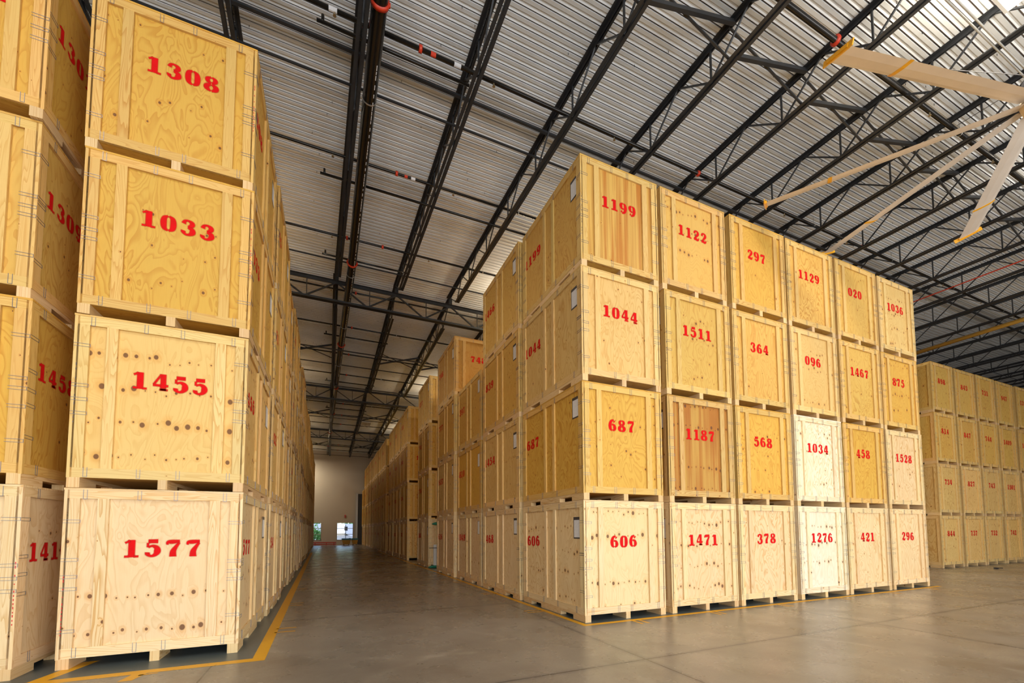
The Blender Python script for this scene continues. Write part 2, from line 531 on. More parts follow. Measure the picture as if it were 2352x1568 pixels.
for k, x in enumerate((-12, -5, 2, 9)):
    r = thing('tree', 'leafy green tree beyond the white building, %s from the left' % ORD[k], 'tree', (x, 98 + 4 * (k % 2), 0), 0, 'trees outside the far windows')
    ob('crown', leafball(0, 0, 5.5, 4.2, 3, 3.6, 900, .45).mesh('crown', 'leaf'), r)
    ob('trunk', MB().tube([(0, 0, 0), (0, 0, 4)], .25, 6).mesh('trunk', 'signpost'), r)
r = thing('parked_car', 'pale parked car outside the right far window', 'car', (-2.6, 62, 0))
c_ = MB(); prof = [(-2.1, .3), (-2.1, .8), (-1.3, .95), (-.7, 1.4), (.7, 1.42), (1.4, .95), (2.1, .8), (2.1, .3)]
for s_ in (-.85, .85):
    c_.quad([(x, s_, z) for x, z in (prof if s_ < 0 else prof[::-1])])
for a, b in zip(prof, prof[1:] + prof[:1]): c_.quad([(a[0], -.85, a[1]), (a[0], .85, a[1]), (b[0], .85, b[1]), (b[0], -.85, b[1])])
ob('body', c_.mesh('car_body', 'outwhite'), r)
ob('side_window', MB().quad([(-.95, -.86, 1.0), (1.15, -.86, 1.0), (.65, -.86, 1.34), (-.62, -.86, 1.34)]).mesh('carwin', 'carglass'), r)
for x in (-1.35, 1.35):
    ob('wheel', MB().tube([(x, -.9, .32), (x, -.68, .32)], .32, 14).mesh('wheel', 'dgrey'), r)
r = thing('sign_post', 'dark sign on a post outside the right far window', 'sign', (-2.05, 54.5, 0))
ob('post', MB().tube([(0, 0, 0), (0, 0, 2.5)], .04, 8).mesh('post', 'signpost'), r)
ob('sign_plate', MB().box(-.22, .22, -.07, -.04, 1.7, 2.25).mesh('plate', 'signpost'), r)

# ------------------------------------------------------------------ floor lines
def rects(name, lst, label, cat, mat='line', z=.0012):
    m = MB()
    for q in lst: m.quad([(p[0], p[1], z) for p in q], [(p[0], p[1]) for p in q])
    o = ob(name, m.mesh(name, mat))
    if label: tag(o, label, cat)
    return o
def R4(x0, x1, y0, y1): return [(x0, y0), (x1, y0), (x1, y1), (x0, y1)]
S = lambda y: skew(y)
rects('floor_line', [R4(-.15, 11.75, -.20, -.09)], 'yellow floor line along the front row of the right block', 'floor marking')
rects('floor_line', [[(-.15, -.09), (-.04, -.09), (-.14 + S(30), 30), (-.26 + S(30), 30)]], 'yellow floor line along the aisle side of the right block', 'floor marking')
rects('floor_line', [R4(-14, -4.88, -.12, .03)], 'yellow floor line in front of the left block', 'floor marking')
rects('floor_line', [[(-5.03, .03), (-4.88, .03), (-5.13 + S(12), 30), (-5.30 + S(12), 30)]], 'yellow floor line along the aisle side of the left block', 'floor marking')
rects('floor_line', [[(-7.14, .03), (-6.98, .03), (-6.80, .75), (-6.96, .75)]], 'short slanted yellow floor line between the two left stacks', 'floor marking')
tk = []
for y in (1.40, 4.05, 6.8, 9.6, 12.4, 15.2):
    rects('floor_tick', [R4(-.52, -.15, y - .14, y - .09), R4(-.52, -.15, y + .04, y + .09)], 'pair of short yellow dashes, aisle side of the right block, %s from the front' % ORD[int(y / 2.75)], 'floor marking')['group'] = 'aisle ticks'
for i, x in enumerate((.95, 2.85, 4.85, 6.95, 9.05, 10.9)):
    rects('floor_tick', [R4(x - .10, x - .05, -.46, -.20), R4(x + .04, x + .09, -.46, -.20)], 'pair of short yellow dashes before the right block, %s from the corner' % ORD[i], 'floor marking')['group'] = 'front ticks'
for i, y in enumerate((1.66, 4.38, 7.1, 9.8, 12.5)):
    rects('floor_tick', [R4(-4.92 + S(y), -4.62 + S(y), y - .17, y - .12), R4(-4.92 + S(y), -4.62 + S(y), y + .12, y + .17)], 'pair of short yellow dashes beside the left block, %s from the front' % ORD[i], 'floor marking')['group'] = 'left aisle ticks'
rects('floor_tick', [[(-6.25, -.36), (-6.12, -.36), (-6.06, -.12), (-6.20, -.12)], [(-6.12, -.2), (-5.95, -.17), (-5.95, -.14), (-6.12, -.16)]], 'ragged yellow dash before the left block', 'floor marking')
struct(rects('floor_shade_1', [R4(-.04, 11.7, -.08, 5.4)], None, None, 'floorshade', .0006))  # dark sheet painting in the shade beneath the right block
struct(rects('floor_shade_2', [R4(-14, -5.04, .04, 48), ], None, None, 'floorshade', .0006))  # dark sheet painting in the shade beneath the left block

# ------------------------------------------------------------------ stencil digits
def mir(st): return [(.75 - x, y, w_) for x, y, w_ in st]
def rot(sts): return [[(.75 - x, 1 - y, w_) for x, y, w_ in st] for st in sts]
z0 = [(.34, .97, .05), (.17, .82, .20), (.125, .5, .25), (.17, .18, .20), (.34, .03, .05)]
six = [[(.50, .97, .07), (.24, .84, .17), (.125, .5, .25), (.17, .18, .21), (.33, .03, .06)],
       [(.34, .57, .07), (.55, .50, .16), (.62, .29, .25), (.58, .14, .18), (.42, .03, .06)], [(.52, .86, .12), (.60, .80, .15)]]
DG = {
    '0': [z0, mir(z0)],
    '1': [[(.40, .0, .25), (.40, .99, .25)], [(.30, .95, .09), (.10, .84, .05)], [(.08, .035, .07), (.27, .035, .07)], [(.53, .035, .07), (.72, .035, .07)]],
    '2': [[(.15, .70, .19), (.19, .87, .14), (.38, .96, .09), (.58, .85, .19), (.60, .68, .24), (.44, .46, .16), (.24, .26, .08), (.10, .15, .05)],
          [(.08, .06, .10), (.28, .13, .20), (.5, .07, .19), (.66, .12, .10), (.70, .28, .04)]],
    '3': [[(.15, .74, .18), (.21, .90, .12), (.38, .96, .08), (.57, .85, .19), (.57, .68, .20), (.38, .56, .06)],
          [(.38, .50, .06), (.58, .41, .20), (.61, .22, .25), (.46, .06, .12), (.26, .04, .08), (.14, .18, .17), (.14, .26, .17)]],
    '4': [[(.52, .0, .22), (.52, .99, .22)], [(.40, .95, .06), (.22, .62, .07), (.06, .33, .07)], [(.03, .285, .09), (.39, .285, .09)],
          [(.64, .285, .09), (.76, .285, .09)], [(.34, .03, .06), (.74, .03, .06)]],
    '5': [[(.18, .90, .17), (.62, .91, .17)], [(.155, .80, .05), (.15, .56, .05)], [(.19, .56, .05), (.38, .63, .10), (.57, .52, .20), (.61, .30, .26), (.50, .10, .15), (.30, .03, .08), (.15, .15, .17), (.14, .24, .17)]],
    '6': six, '9': rot(six),
    '7': [[(.08, .74, .05), (.13, .88, .14), (.36, .90, .18), (.68, .94, .10)], [(.66, .84, .08), (.50, .58, .14), (.38, .32, .23), (.37, .02, .28)]],
    '8': [[(.34, .98, .05), (.17, .85, .18), (.18, .69, .18), (.34, .56, .08)], mir([(.34, .98, .05), (.17, .85, .18), (.18, .69, .18), (.34, .56, .08)]),
          [(.34, .49, .08), (.135, .34, .23), (.14, .17, .23), (.34, .02, .05)], mir([(.34, .49, .08), (.135, .34, .23), (.14, .17, .23), (.34, .02, .05)])],
}
def cr(st, n=5):
    if len(st) == 2:
        return [tuple(st[0][k] + (st[1][k] - st[0][k]) * t / 3 for k in range(3)) for t in range(4)]
    P_ = [st[0]] + list(st) + [st[-1]]
    out = []
    for i in range(1, len(P_) - 2):
        a, b, c, d = P_[i - 1:i + 3]
        for j in range(n):
            t = j / n
            out.append(tuple(.5 * ((2 * b[k]) + (-a[k] + c[k]) * t + (2 * a[k] - 5 * b[k] + 4 * c[k] - d[k]) * t * t + (-a[k] + 3 * b[k] - 3 * c[k] + d[k]) * t ** 3) for k in range(3)))
    out.append(tuple(st[-1]))
    return out
NUMC = {}
def number_mesh(txt, h=.215, pitch=.215, fz=.018):
    """stencilled digits on a plane facing -y, centred on x=0,z=0"""
    key = (txt, h)
    if key in NUMC: return NUMC[key]
    m = MB()
    x0 = -(len(txt) * pitch) / 2 + (pitch - .75 * h) / 2
    lay = 0
    for ci, ch in enumerate(txt):
        jz = random.uniform(-.006, .006)
        for st in DG[ch]:
            pl = cr(st)
            pts = [(x0 + ci * pitch + p[0] * h, (p[1] - .5) * h + jz, max(.016, p[2] * h * 1.1)) for p in pl]
            d0 = Vector((pts[1][0] - pts[0][0], pts[1][1] - pts[0][1])).normalized() * fz * .6
            d1 = Vector((pts[-1][0] - pts[-2][0], pts[-1][1] - pts[-2][1])).normalized() * fz * .6
            seq = [(pts[0][0] - d0.x, pts[0][1] - d0.y, pts[0][2], 0)] + [p + (1,) for p in pts] + [(pts[-1][0] + d1.x, pts[-1][1] + d1.y, pts[-1][2], 0)]
            rows = []
            for j, p in enumerate(seq):
                q0, q1 = seq[max(0, j - 1)], seq[min(len(seq) - 1, j + 1)]
                d = Vector((q1[0] - q0[0], q1[1] - q0[1]))
                d = d.normalized() if d.length > 1e-6 else Vector((0, 1))
                nx, nz = -d.y, d.x
                i = len(m.v)
                for (o_, a_) in ((-p[2] / 2 - fz, 0), (-p[2] / 2, 1), (p[2] / 2, 1), (p[2] / 2 + fz, 0)):
                    m.v.append((p[0] + nx * o_, -.0005 * (lay % 4), p[1] + nz * o_)); m.att.append(a_ * p[3])
                rows.append(i)
            for a, b in zip(rows, rows[1:]):
                for k in range(3):
                    m.f.append((a + k, b + k, b + k + 1, a + k + 1)); m.uv += [(0, 0)] * 4
            lay += 1
    NUMC[key] = m.mesh('number_' + txt, 'red')
    return NUMC[key]

# ------------------------------------------------------------------ crates
CW, CD, CH = 1.84, 2.58, 2.18
TH = .030            # thickness of rails and posts over the plywood
ZB0, ZB1, ZT0, ZT1 = .125, .245, 2.045, 2.150
def face_parts(Wd, cleats, nv):
    """parts of one crate face, outward -y, x from -Wd/2 to Wd/2, outer surface at y=0"""
    out = []
    for v in range(nv):
        h = Wd / 2
        d = {}
        d['panel'] = {}
        for mt in ('ply', 'heart'):
            d['panel'][mt] = MB().box(-h, h, TH, TH + .018, ZB0, ZT1, 2).mesh('plywood_panel', mt)
        e = .03
        d['bottom_rail'] = MB().box(-h + e, h - e, 0, TH, ZB0, ZB1, 0).mesh('bottom_rail', 'board')
        d['top_rail'] = MB().box(-h + e, h - e, 0, TH, ZT0, ZT1, 0).mesh('top_rail', 'board')
        d['posts'] = [MB().box(-h, -h + e, -.001, TH, ZB0 - .005, ZT1, 2).box(-h + e, -h + .145, 0, TH, ZB1, ZT0, 2).mesh('corner_post', 'board'),
                      MB().box(h - e, h, -.001, TH, ZB0 - .005, ZT1, 2).box(h - .145, h - e, 0, TH, ZB1, ZT0, 2).mesh('corner_post', 'board')]
        d['cleats'] = [MB().box(-h + a, -h + b, 0, TH, ZB1, ZT0, 2).mesh('cleat', 'board') for a, b in cleats]
        # staples: pairs of fine wire over the joints
        t = []
        for zz in (.50, .98, 1.13, 1.30, 1.75)[v % 2:]:
            zz += random.uniform(-.06, .06)
            t.append(('H', -h + .08, zz))
            zz += random.uniform(-.08, .08)
            t.append(('H', h - .08, zz))
        for (za, zb) in ((ZB0 + .005, ZB1 + .012), (ZT0 - .012, ZT1 + .012)):
            for fx in (.1, .38, .62 + random.uniform(-.05, .05), .9):
                x = -h + Wd * fx + random.uniform(-.04, .04)
                t.append(('V', x, (za + zb) / 2))
        d['ties'] = t
        out.append(d)
    return out
STP = {'H': MB().box(-.08, .08, -.0045, -.001, -.020, -.016).box(-.08, .08, -.0045, -.001, .016, .020).box(.076, .080, -.0045, -.001, -.016, .016),
       'V': MB().box(-.020, -.016, -.0045, -.001, -.06, .06).box(.016, .020, -.0045, -.001, -.06, .06).box(-.016, .016, -.0045, -.001, -.06, -.056)}
STP = {k: m_.mesh('wire_staple', 'wire') for k, m_ in STP.items()}
FRONT = face_parts(CW, ((.31, .42), (1.46, 1.58)), 3)
SIDE = face_parts(CD, ((1.05, 1.14), (1.43, 1.52)), 3)    # x measured from the left end seen from outside
# one-mesh faces for the plain sides nobody reads and for the far crates
def merged(Wd, cleats):
    h = Wd / 2
    f = MB()
    f.box(-h, h, 0, TH, ZB0, ZB1, 0).box(-h, h, 0, TH, ZT0, ZT1, 0)
    f.box(-h, -h + .13, 0, TH, ZB1, ZT0, 2).box(h - .13, h, 0, TH, ZB1, ZT0, 2)
    for a, b in cleats: f.box(-h + a, -h + b, 0, TH, ZB1, ZT0, 2)
    return f.mesh('face_frame', 'board')
MF, MS = merged(CW, ((.31, .42), (1.46, 1.58))), merged(CD, ((1.05, 1.14), (1.43, 1.52)))
MLID = MB().box(-CW / 2 - .004, CW / 2 + .004, -CD / 2 - .004, CD / 2 + .004, ZT1, CH - .006, 0).mesh('lid', 'board')
MDECK = MB().box(-CW / 2 + .02, CW / 2 - .02, -CD / 2 + .02, CD / 2 - .02, ZB0 + .001, ZB0 + .02, 0).mesh('floor_deck', 'board')
MBACK = MB().box(-CW / 2 + .02, CW / 2 - .02, CD / 2 - .04, CD / 2 - .02, ZB0, ZT1, 2).mesh('back_panel', 'ply')
def runner(x, wd):
    m = MB(); L = CD / 2
    cuts = [(-L, -.88, 0), (-.88, -.42, .078), (-.42, .42, 0), (.42, .88, .078), (.88, L, 0)]
    for a, b, z in cuts: m.box(x - wd / 2, x + wd / 2, a, b, z, ZB0, 1, (3.3, 1.7))
    return m.mesh('runner', 'board')
MR = [runner(-CW / 2 + .065, .12), runner(0.02, .10), runner(CW / 2 - .065, .12)]
MPOUCH = MB().box(-.155, .155, -.004, 0, -.20, .20).mesh('document_pouch', 'pouch')
MPAPER = [MB().box(-.135, .135, -.006, -.004, -.175, .145).mesh('paper', 'paper'), MB().box(-.135, .135, -.006, -.004, -.19, .19).mesh('paper', 'paper')]
MSTK = MB().box(-.12, .02, -.008, -.006, .05, .13).mesh('sticker', 'paperyel')
MMARK = MB()
for k in range(14):
    if random.random() < .75: MMARK.box(-.003, .003, -.003, 0, -.6 + k * .055, -.6 + k * .055 + random.uniform(.015, .04))
MMARK = MMARK.mesh('printed_mark', 'strapmark')
MMARKR = MB()
for k in range(16):
    if random.random() < .8: MMARKR.box(-.004, .004, -.003, 0, -.6 + k * .045, -.6 + k * .045 + random.uniform(.012, .035))
MMARKR = MMARKR.mesh('red_printed_mark', 'strapred')

def tone(base, j=.05):
    k = 1 + random.uniform(-j, j)
    return tuple(min(1, c * k * (1 + random.uniform(-.025, .025))) for c in base)
TONES = {'pale': (.78, .60, .35), 'white': (.86, .76, .60), 'mid': (.715, .49, .185), 'yel': (.67, .425, .105), 'gold': (.655, .39, .070), 'deep': (.52, .30, .07)}  # wood tones; paler low, yellower high also paints in daylight and lamp colour
def build_face(root, name, D, v, size, loc, rz, tn, kn, num, numx, numz, heart=False, pouch=None, near=True, merg=None, mark=None):
    col = tone(TONES[tn]) + (kn,)
    lb = tone(tuple(.72 * a + .28 * b for a, b in zip(TONES[tn], (.82, .64, .36))), .04)
    d = D[v % len(D)]
    p = ob(name, d['panel']['heart' if heart else 'ply'], root, loc, rz, col)
    def bc(): return tone(lb, .06) + (random.uniform(.0, .25),)
    if near:
        ob('bottom_rail', d['bottom_rail'], p, color=bc()); ob('top_rail', d['top_rail'], p, color=bc())
        for q in d['posts']: ob('corner_post', q, p, color=bc())
        for q in d['cleats']: ob('cleat', q, p, color=bc())
        for (kd, x_, z_) in d['ties']: ob('wire_staple', STP[kd], p, (x_, 0, z_))
        if mark:
            ob('printed_mark', mark[0], p, (mark[1], -.0005, mark[2]))
    else:
        ob('face_frame', merg, p, color=bc())
    if num:
        s_ = ob('stencilled_number', number_mesh(num), p, (numx, TH - .001 if False else -.0015, numz), 0)
        s_.location = (numx, TH - .0025, numz)
        s_['label'] = 'red stencilled number %s' % num
    if pouch is not None:
        q = ob('document_pouch', MPOUCH, p, (pouch[0], TH - .001 if pouch[2] else TH - .001, pouch[1]))
        w_ = ob('paper_sheet', MPAPER[v % 2], p, (pouch[0], TH - .001, pouch[1]))
        w_['label'] = 'white paper sheet in the pouch'
    return p

def crate(x, y, lev, num, tn, kn, label, group, side='L', near=True, snum=None, heart=False, v=None, sidefull=True, nz=1.42, nx=.0, pouch=True, mark=None, rz=0.0, snx=.47):
    """x, y = front left bottom corner; side = which long side is dressed (L or R)"""
    v = random.randrange(3) if v is None else v
    root = thing('shipping_crate', label, 'crate', (x + CW / 2, y + CD / 2, lev * CH), rz, group)
    dim = tone(TONES[tn]) + (.2,)
    for m in MR: ob('runner', m, root, color=tone((.72, .52, .28), .1) + (.1,))
    ob('floor_deck', MDECK, root, color=dim)
    ob('lid', MLID, root, color=dim)
    ob('back_panel', MBACK, root, color=dim)
    build_face(root, 'front_panel', FRONT, v, CW, (0, -CD / 2, 0), 0, tn, kn, num, nx, nz, heart, None, near, MF, mark)
    for sd in ('L', 'R'):
        full = (sd == side)
        loc, rz_ = ((-CW / 2, 0, 0), -PI / 2) if sd == 'L' else ((CW / 2, 0, 0), PI / 2)
        if full:
            pz = random.uniform(1.60, 1.76)
            build_face(root, 'side_panel', SIDE, v, CD, loc, rz_, tn, kn * .8, snum, -CD / 2 + snx, nz - .02, False,
                       (CD / 2 - .24, pz, 1) if (pouch and near) else None, near and sidefull, MS)
        else:
            p = ob('side_panel', SIDE[v]['panel']['ply'], root, loc, rz_, dim)
            if near: ob('face_frame', MS, p, color=dim)
    return root

RB = [['606', '687', '1044', '1199'], ['1471', '1187', '1511', '1122'], ['378', '568', '364', '297'], ['1276', '1034', '096', '1129'], ['421', '458', '1467', '020'], ['296', '1528', '875', '1036']]
RT = [['pale', 'gold', 'mid', 'yel'], ['pale', 'deep', 'yel', 'yel'], ['pale', 'gold', 'yel', 'gold'], ['white', 'white', 'mid', 'yel'], ['pale', 'gold', 'yel', 'yel'], ['pale', 'pale', 'gold', 'mid']]
RK = [[.95, .3, .1, .1], [.9, 1, .5, .9], [.1, .5, .15, .0], [.85, .55, .6, .2], [.2, .1, .4, .15], [.05, .6, .75, .8]]
RX = [0, 1.985, 3.935, 5.885, 7.80, 9.73]
JX = [[0, 0, .0, .02], [.02, .02, .0, -.03], [0, 0, 0, .0], [0, 0, 0, -.02], [0, 0, 0, .0], [0, 0, .0, .02]]
LVN = ['at the bottom', 'second from the floor', 'third from the floor', 'on top']
CN = ['corner stack', 'second stack from the corner', 'third stack from the corner', 'fourth stack from the corner', 'fifth stack from the corner', 'rightmost stack']
for c in range(6):
    for l in range(4):
        n_ = RB[c][l]
        extra = {'1187': 'orange-brown striped', '1199': 'streaked reddish brown', '1276': 'nearly white', '606': 'pale and knotty', '297': 'wavy-grained'}.get(n_, 'plain plywood')
        crate(RX[c] + JX[c][l], random.uniform(-.012, .012), l, n_, RT[c][l], RK[c][l],
              'crate stencilled %s, %s, %s, %s' % (n_, extra, CN[c], LVN[l]), 'front row of the right block',
              'L', True, n_ if c == 0 else None, heart=n_ in ('1187', '1199'), sidefull=(c == 0), pouch=(c < 2),
              nz=1.42, nx=(-.02 if len(n_) > 3 else -.03), mark=(MMARK, -CW / 2 + .02, 1.2) if (c + l) % 3 == 0 else None)
# aisle side of the right block
AS = [(2.72, -.02, ['468', '1454', '839', '1466'], ['pale', 'mid', 'yel', 'yel'], [.1, .1, .3, .1]),
      (5.55, .03, ['1049', '810', '397'], ['pale', 'gold', 'yel'], [.7, .1, .4]),
      (8.25, -.03, ['616', '1657', '777', '748'], ['pale', 'mid', 'yel', 'deep'], [.3, .5, .1, .1]),
      (12.55, .03, ['588', '776', '741', '1277'], ['pale', 'yel', 'gold', 'yel'], [.1, .3, .1, .2])]
for i, (y, dx, ns, tn, kn) in enumerate(AS):
    for l, n_ in enumerate(ns):
        crate(dx + S(y), y, l, n_ if n_ == '748' else n_, tn[l], kn[l], 'crate stencilled %s, %s stack behind the right corner stack, %s' % (n_, ORD[i], LVN[l] if l < len(ns) - 1 else 'on top'),
              'aisle side of the right block', 'L', True, n_, v=i % 3)
far = [17.75, 20.45, 23.15, 27.2, 29.85, 32.5, 35.15, 37.8, 41.0, 43.7, 46.4]
rn = random.Random(3)
for i, y in enumerate(far):
    for l in range(4 if i < 10 else 3):
        n_ = str(rn.randrange(300, 1580))
        crate(.0 + S(y) + rn.uniform(-.03, .03), y, l, n_, ['mid', 'yel', 'gold', 'gold'][l], rn.random() * .4,  # tone by layer: wood variety plus lamp warmth painted in higher up
              'crate right of the aisle, %s stack beyond the gap, %s' % (ORD[i], LVN[l]), 'far stacks on the right of the aisle', 'L', i < 3, n_)
# left block
LB = [(['1577', '1455', '1033', '1308'], ['pale', 'mid', 'gold', 'gold'], [1.0, .9, .45, .3])]
LX = [-7.10, -7.10, -7.085, -7.105]
for l in range(4):
    n_ = LB[0][0][l]
    crate(LX[l], .44 + [-.0, .01, -.01, .0][l], l, n_, LB[0][1][l], LB[0][2][l], 'large crate stencilled %s, front corner stack of the left block, %s' % (n_, LVN[l]), 'front corner stack of the left block', 'R', True, n_, v=l % 3,
          nx=.05, nz=1.42, mark=(MMARKR, -CW / 2 + .035, 1.0) if l == 0 else (MMARKR, CW / 2 - .02, 1.5) if l > 1 else (MMARK, -CW / 2 + .035, 1.4))
for l, (n_, sx) in enumerate((('1410', '1410'), ('1458', '1458'), ('1309', '1309'), ('1301', '1301'))):
    crate(-9.19 + [0, -.03, -.05, -.02][l], .20 + [0, .02, .03, -.02][l], l, n_, ['pale', 'gold', 'yel', 'gold'][l], [.3, .2, .1, .2][l],
          'crate cut by the left picture edge, side number %s, %s' % (('14', '14', '130', '13')[l], LVN[l]), 'leftmost stack', 'R', True, sx, snx=.64, v=(l + 1) % 3, nz=1.42, nx=.15,
          mark=(MMARKR, CW / 2 - .02, 1.2) if l == 0 else None, pouch=True)
ly = [(3.13, .09), (5.78, .02), (8.42, .09), (11.1, .0), (13.0 + .75, .10), (16.4, .02), (19.05, .03), (21.8, .09), (24.6, .03), (27.3, .0), (30.0, .05), (32.7, .02), (35.4, .05), (38.1, .02), (40.8, .05), (43.6, .0)]
for i, (y, dx) in enumerate(ly):
    for l in range(4 if i < 15 else 3):
        n_ = str(rn.randrange(300, 1580))
        crate(-7.10 + dx - .02 + S(y), y, l, n_, ['mid', 'mid', 'yel', 'gold'][l] if l else 'pale', rn.random() * .4,  # pale bottom, gold top: partly wood, partly painted daylight and lamp colour
              'crate left of the aisle, %s stack behind crate 1577, %s' % (ORD[i], LVN[l]), 'stacks along the left of the aisle', 'R', i < 5, n_, v=i % 3)
# far row at the right edge
FR = [(16.95, 3.0, ['732', '809', '812', '811']), (19.0, 2.6, ['844', '734', '814', '898']), (21.02, 2.6, ['737', '827', '847', '843']), (22.98, 2.6, ['732', '743', '744', '731']), (25.0, 2.6, ['742', '1501', '1409', '947']),
      (27.12, 2.6, ['745', '1010', '1032', '1322']), (29.1, 2.6, ['746', '1011', '1033', '820'])]
for i, (x, y, ns) in enumerate(FR):
    for l in range(4):
        n_ = ns[l] if 0 < i < 6 else None
        crate(x, y + random.uniform(-.02, .02), l, n_, ['mid', 'mid', 'yel', 'yel'][l], [.1, .5, .3, .6, .3, .2, .2][i],
              ('crate stencilled %s in the far row at the right edge, %s' % (n_, LVN[l])) if n_ else 'unmarked crate in the far right row, %s stack, %s' % (ORD[i], LVN[l]), 'row beyond the right block', 'L', True, None, sidefull=False, pouch=False, v=i % 3)

# ------------------------------------------------------------------ things in the gap and at the far wall
r = thing('wrapped_panel', 'narrow white panel with black strap and green wrap in the gap between right aisle stacks', 'panel', (.26, 12.42, 0))
ob('panel', MB().box(-.14, .22, -.04, .02, .06, 1.02).mesh('panel', 'foam'), r)
ob('strap', MB().box(-.33, .225, -.05, .025, .86, .89).mesh('strap', 'pouch'), r)
def bag(name, label, loc, sx, sy, sz, par=None):
    m = MB(); nu, nv = 12, 7
    for i in range(nv + 1):
        for j in range(nu):
            a, b = PI * i / nv, 2 * PI * j / nu
            k = 1 + .22 * math.sin(3 * b + i) * math.sin(a)
            m.v.append((sx * k * math.sin(a) * math.cos(b), sy * k * math.sin(a) * math.sin(b), sz * math.cos(a) + sz))
    for i in range(nv):
        for j in range(nu):
            m.f.append((i * nu + j, (i + 1) * nu + j, (i + 1) * nu + (j + 1) % nu, i * nu + (j + 1) % nu)); m.uv += [(0, 0)] * 4
    o = ob(name, m.mesh(name, 'green', True), par, loc)
    if par: return o
    return tag(o, label, 'plastic wrap')
bag('plastic_wrap', 'crumpled green plastic wrap on the floor under the white panel', (.12, 12.22, 0), .26, .12, .06)
bag('plastic_wrap', '', (.02, .02, 1.88), .22, .08, .07, r)
ob('cord', MB().tube([(.02, 0, 1.02), (.02, .01, 1.92)], .006, 5).mesh('cord', 'pouch'), r)
for k, (x0, x1, lab) in enumerate(((-2.70, -1.76, 'yellow rolling bin with a teal lid by the far window'), (-1.64, -.98, 'second bin, half hidden, beside the dark far door'))):
    r = thing('rolling_bin', lab, 'bin', ((x0 + x1) / 2, 47.2, 0))
    h = (x1 - x0) / 2
    m = MB(); hb = h * .72
    a = [(-hb, -.3, .12), (hb, -.3, .12), (hb, .3, .12), (-hb, .3, .12)]; b = [(-h, -.4, .62), (h, -.4, .62), (h, .4, .62), (-h, .4, .62)]
    for q in range(4): m.quad([a[q], a[(q + 1) % 4], b[(q + 1) % 4], b[q]])
    m.quad(a[::-1])
    ob('bin_body', m.mesh('bin_body', 'binyel'), r)
    ob('lid', MB().box(-h - .02, h + .02, -.43, .43, .62, .80).mesh('bin_lid', 'teal'), r)
    for sx in (-1, 1):
        ob('wheel', MB().tube([(sx * hb * .8, -.05, .06), (sx * hb * .8, .05, .06)], .06, 10).mesh('wheel', 'dgrey'), r)
for k in range(2):
    tag(ob('rack_beam', MB().box(-5.9 - .2 * k, -3.3, 48.1, 48.25, .06 + .20 * k, .19 + .20 * k).mesh('rack_beam', 'rackred')), ['lower', 'upper'][k] + ' long red steel beam lying along the far wall', 'beam', 'red beams at the far wall')
for k, x in enumerate((-5.6, -4.4, -3.6)):
    tag(ob('timber_block', MB().box(x, x + .1, 48.0, 48.35, 0, .06).box(x, x + .1, 48.0, 48.35, .19, .26).mesh('block', 'rackred')), 'red block under the long beams at the far wall, %s from the left' % ORD[k], 'block')
tag(ob('fire_bell', MB().tube([(-2.33, FW - .07, 3.55), (-2.33, FW - .01, 3.55)], .09, 14).box(-2.42, -2.24, FW - .05, FW - .01, 3.3, 3.42).mesh('bell', 'redmetal')), 'small red alarm device high on the far wall between the windows', 'alarm')
tag(ob('floor_debris', MB().box(20.3, 20.55, 1.5, 1.56, 0, .03).box(20.42, 20.48, 1.35, 1.6, .03, .06).mesh('debris', 'dgrey')), 'small dark scrap on the floor before the far right row', 'debris')

# ------------------------------------------------------------------ roof steel
ZT, ZBc = 11.235, 10.56      # joist top and bottom chord centre heights
def angle_pair(m, y0, y1, z, wleg, hleg, gap, flip=1):
    """two steel angles back to back along y"""
    for s_ in (-1, 1):
        x = s_ * gap / 2
        m.box(min(x, x + s_ * wleg), max(x, x + s_ * wleg), y0, y1, z, z + .008)
        m.box(min(x, x + s_ * .008), max(x, x + s_ * .008), y0, y1, min(z, z + flip * hleg), max(z, z + flip * hleg))
    return m
ZTI = DZ - .03
POSTM = MB().bar((0, 0, ZBc), (0, 0, ZTI), .032).mesh('web_post', 'steel')
DIAM = [MB().bar((0, 0, ZBc), (0, sg * .85, ZTI), .030).mesh('web_diagonal', 'steel') for sg in (1, -1)]
def make_joist(y0, y1, seat):
    r = bpy.data.objects.new('roof_joist', None); COL.objects.link(r)
    m = MB(); angle_pair(m, y0, y1, DZ - .012, .075, .075, .035, -1)
    ob('top_chord', m.mesh('top_chord', 'steel'), r)
    a, b = y0 + seat, y1 - seat
    m = MB(); angle_pair(m, a, b, ZBc - .03, .072, .075, .035, 1)
    ob('bottom_chord', m.mesh('bottom_chord', 'steel'), r)
    n0 = math.ceil((a - .98) / 1.7); n1 = math.floor((b - .98) / 1.7)
    nodes = [.98 + 1.7 * k for k in range(n0, n1 + 1)]
    for yb in nodes:
        ob('web_post', POSTM, r, (0, yb, 0))
        for dm in DIAM: ob('web_diagonal', dm, r, (0, yb, 0))
    for (p, q) in (((0, nodes[0] - .85, ZTI), (0, a, ZBc)), ((0, nodes[-1] + .85, ZTI), (0, b, ZBc)), ((0, a, ZBc), (0, y0 + .08, ZTI)), ((0, b, ZBc), (0, y1 - .08, ZTI))):
        ob('web_diagonal', MB().bar(p, q, .032).mesh('end_diagonal', 'steel'), r)
    return r
GY = [10.40, 23.25, 36.1]
JX0, JP = -3.77, 2.14
BX = [(-3.77, 2.14), (-4.10, 2.19), (-4.16, 2.19), (-4.18, 2.19)]
NB_ = ['near roof bay', 'second roof bay', 'third roof bay', 'last roof bay']
bays = [(-12.6, 10.40, -5, 27), (10.40, 23.25, -3, 6), (23.25, 36.1, -3, 6), (36.1, FW, -3, 6)]
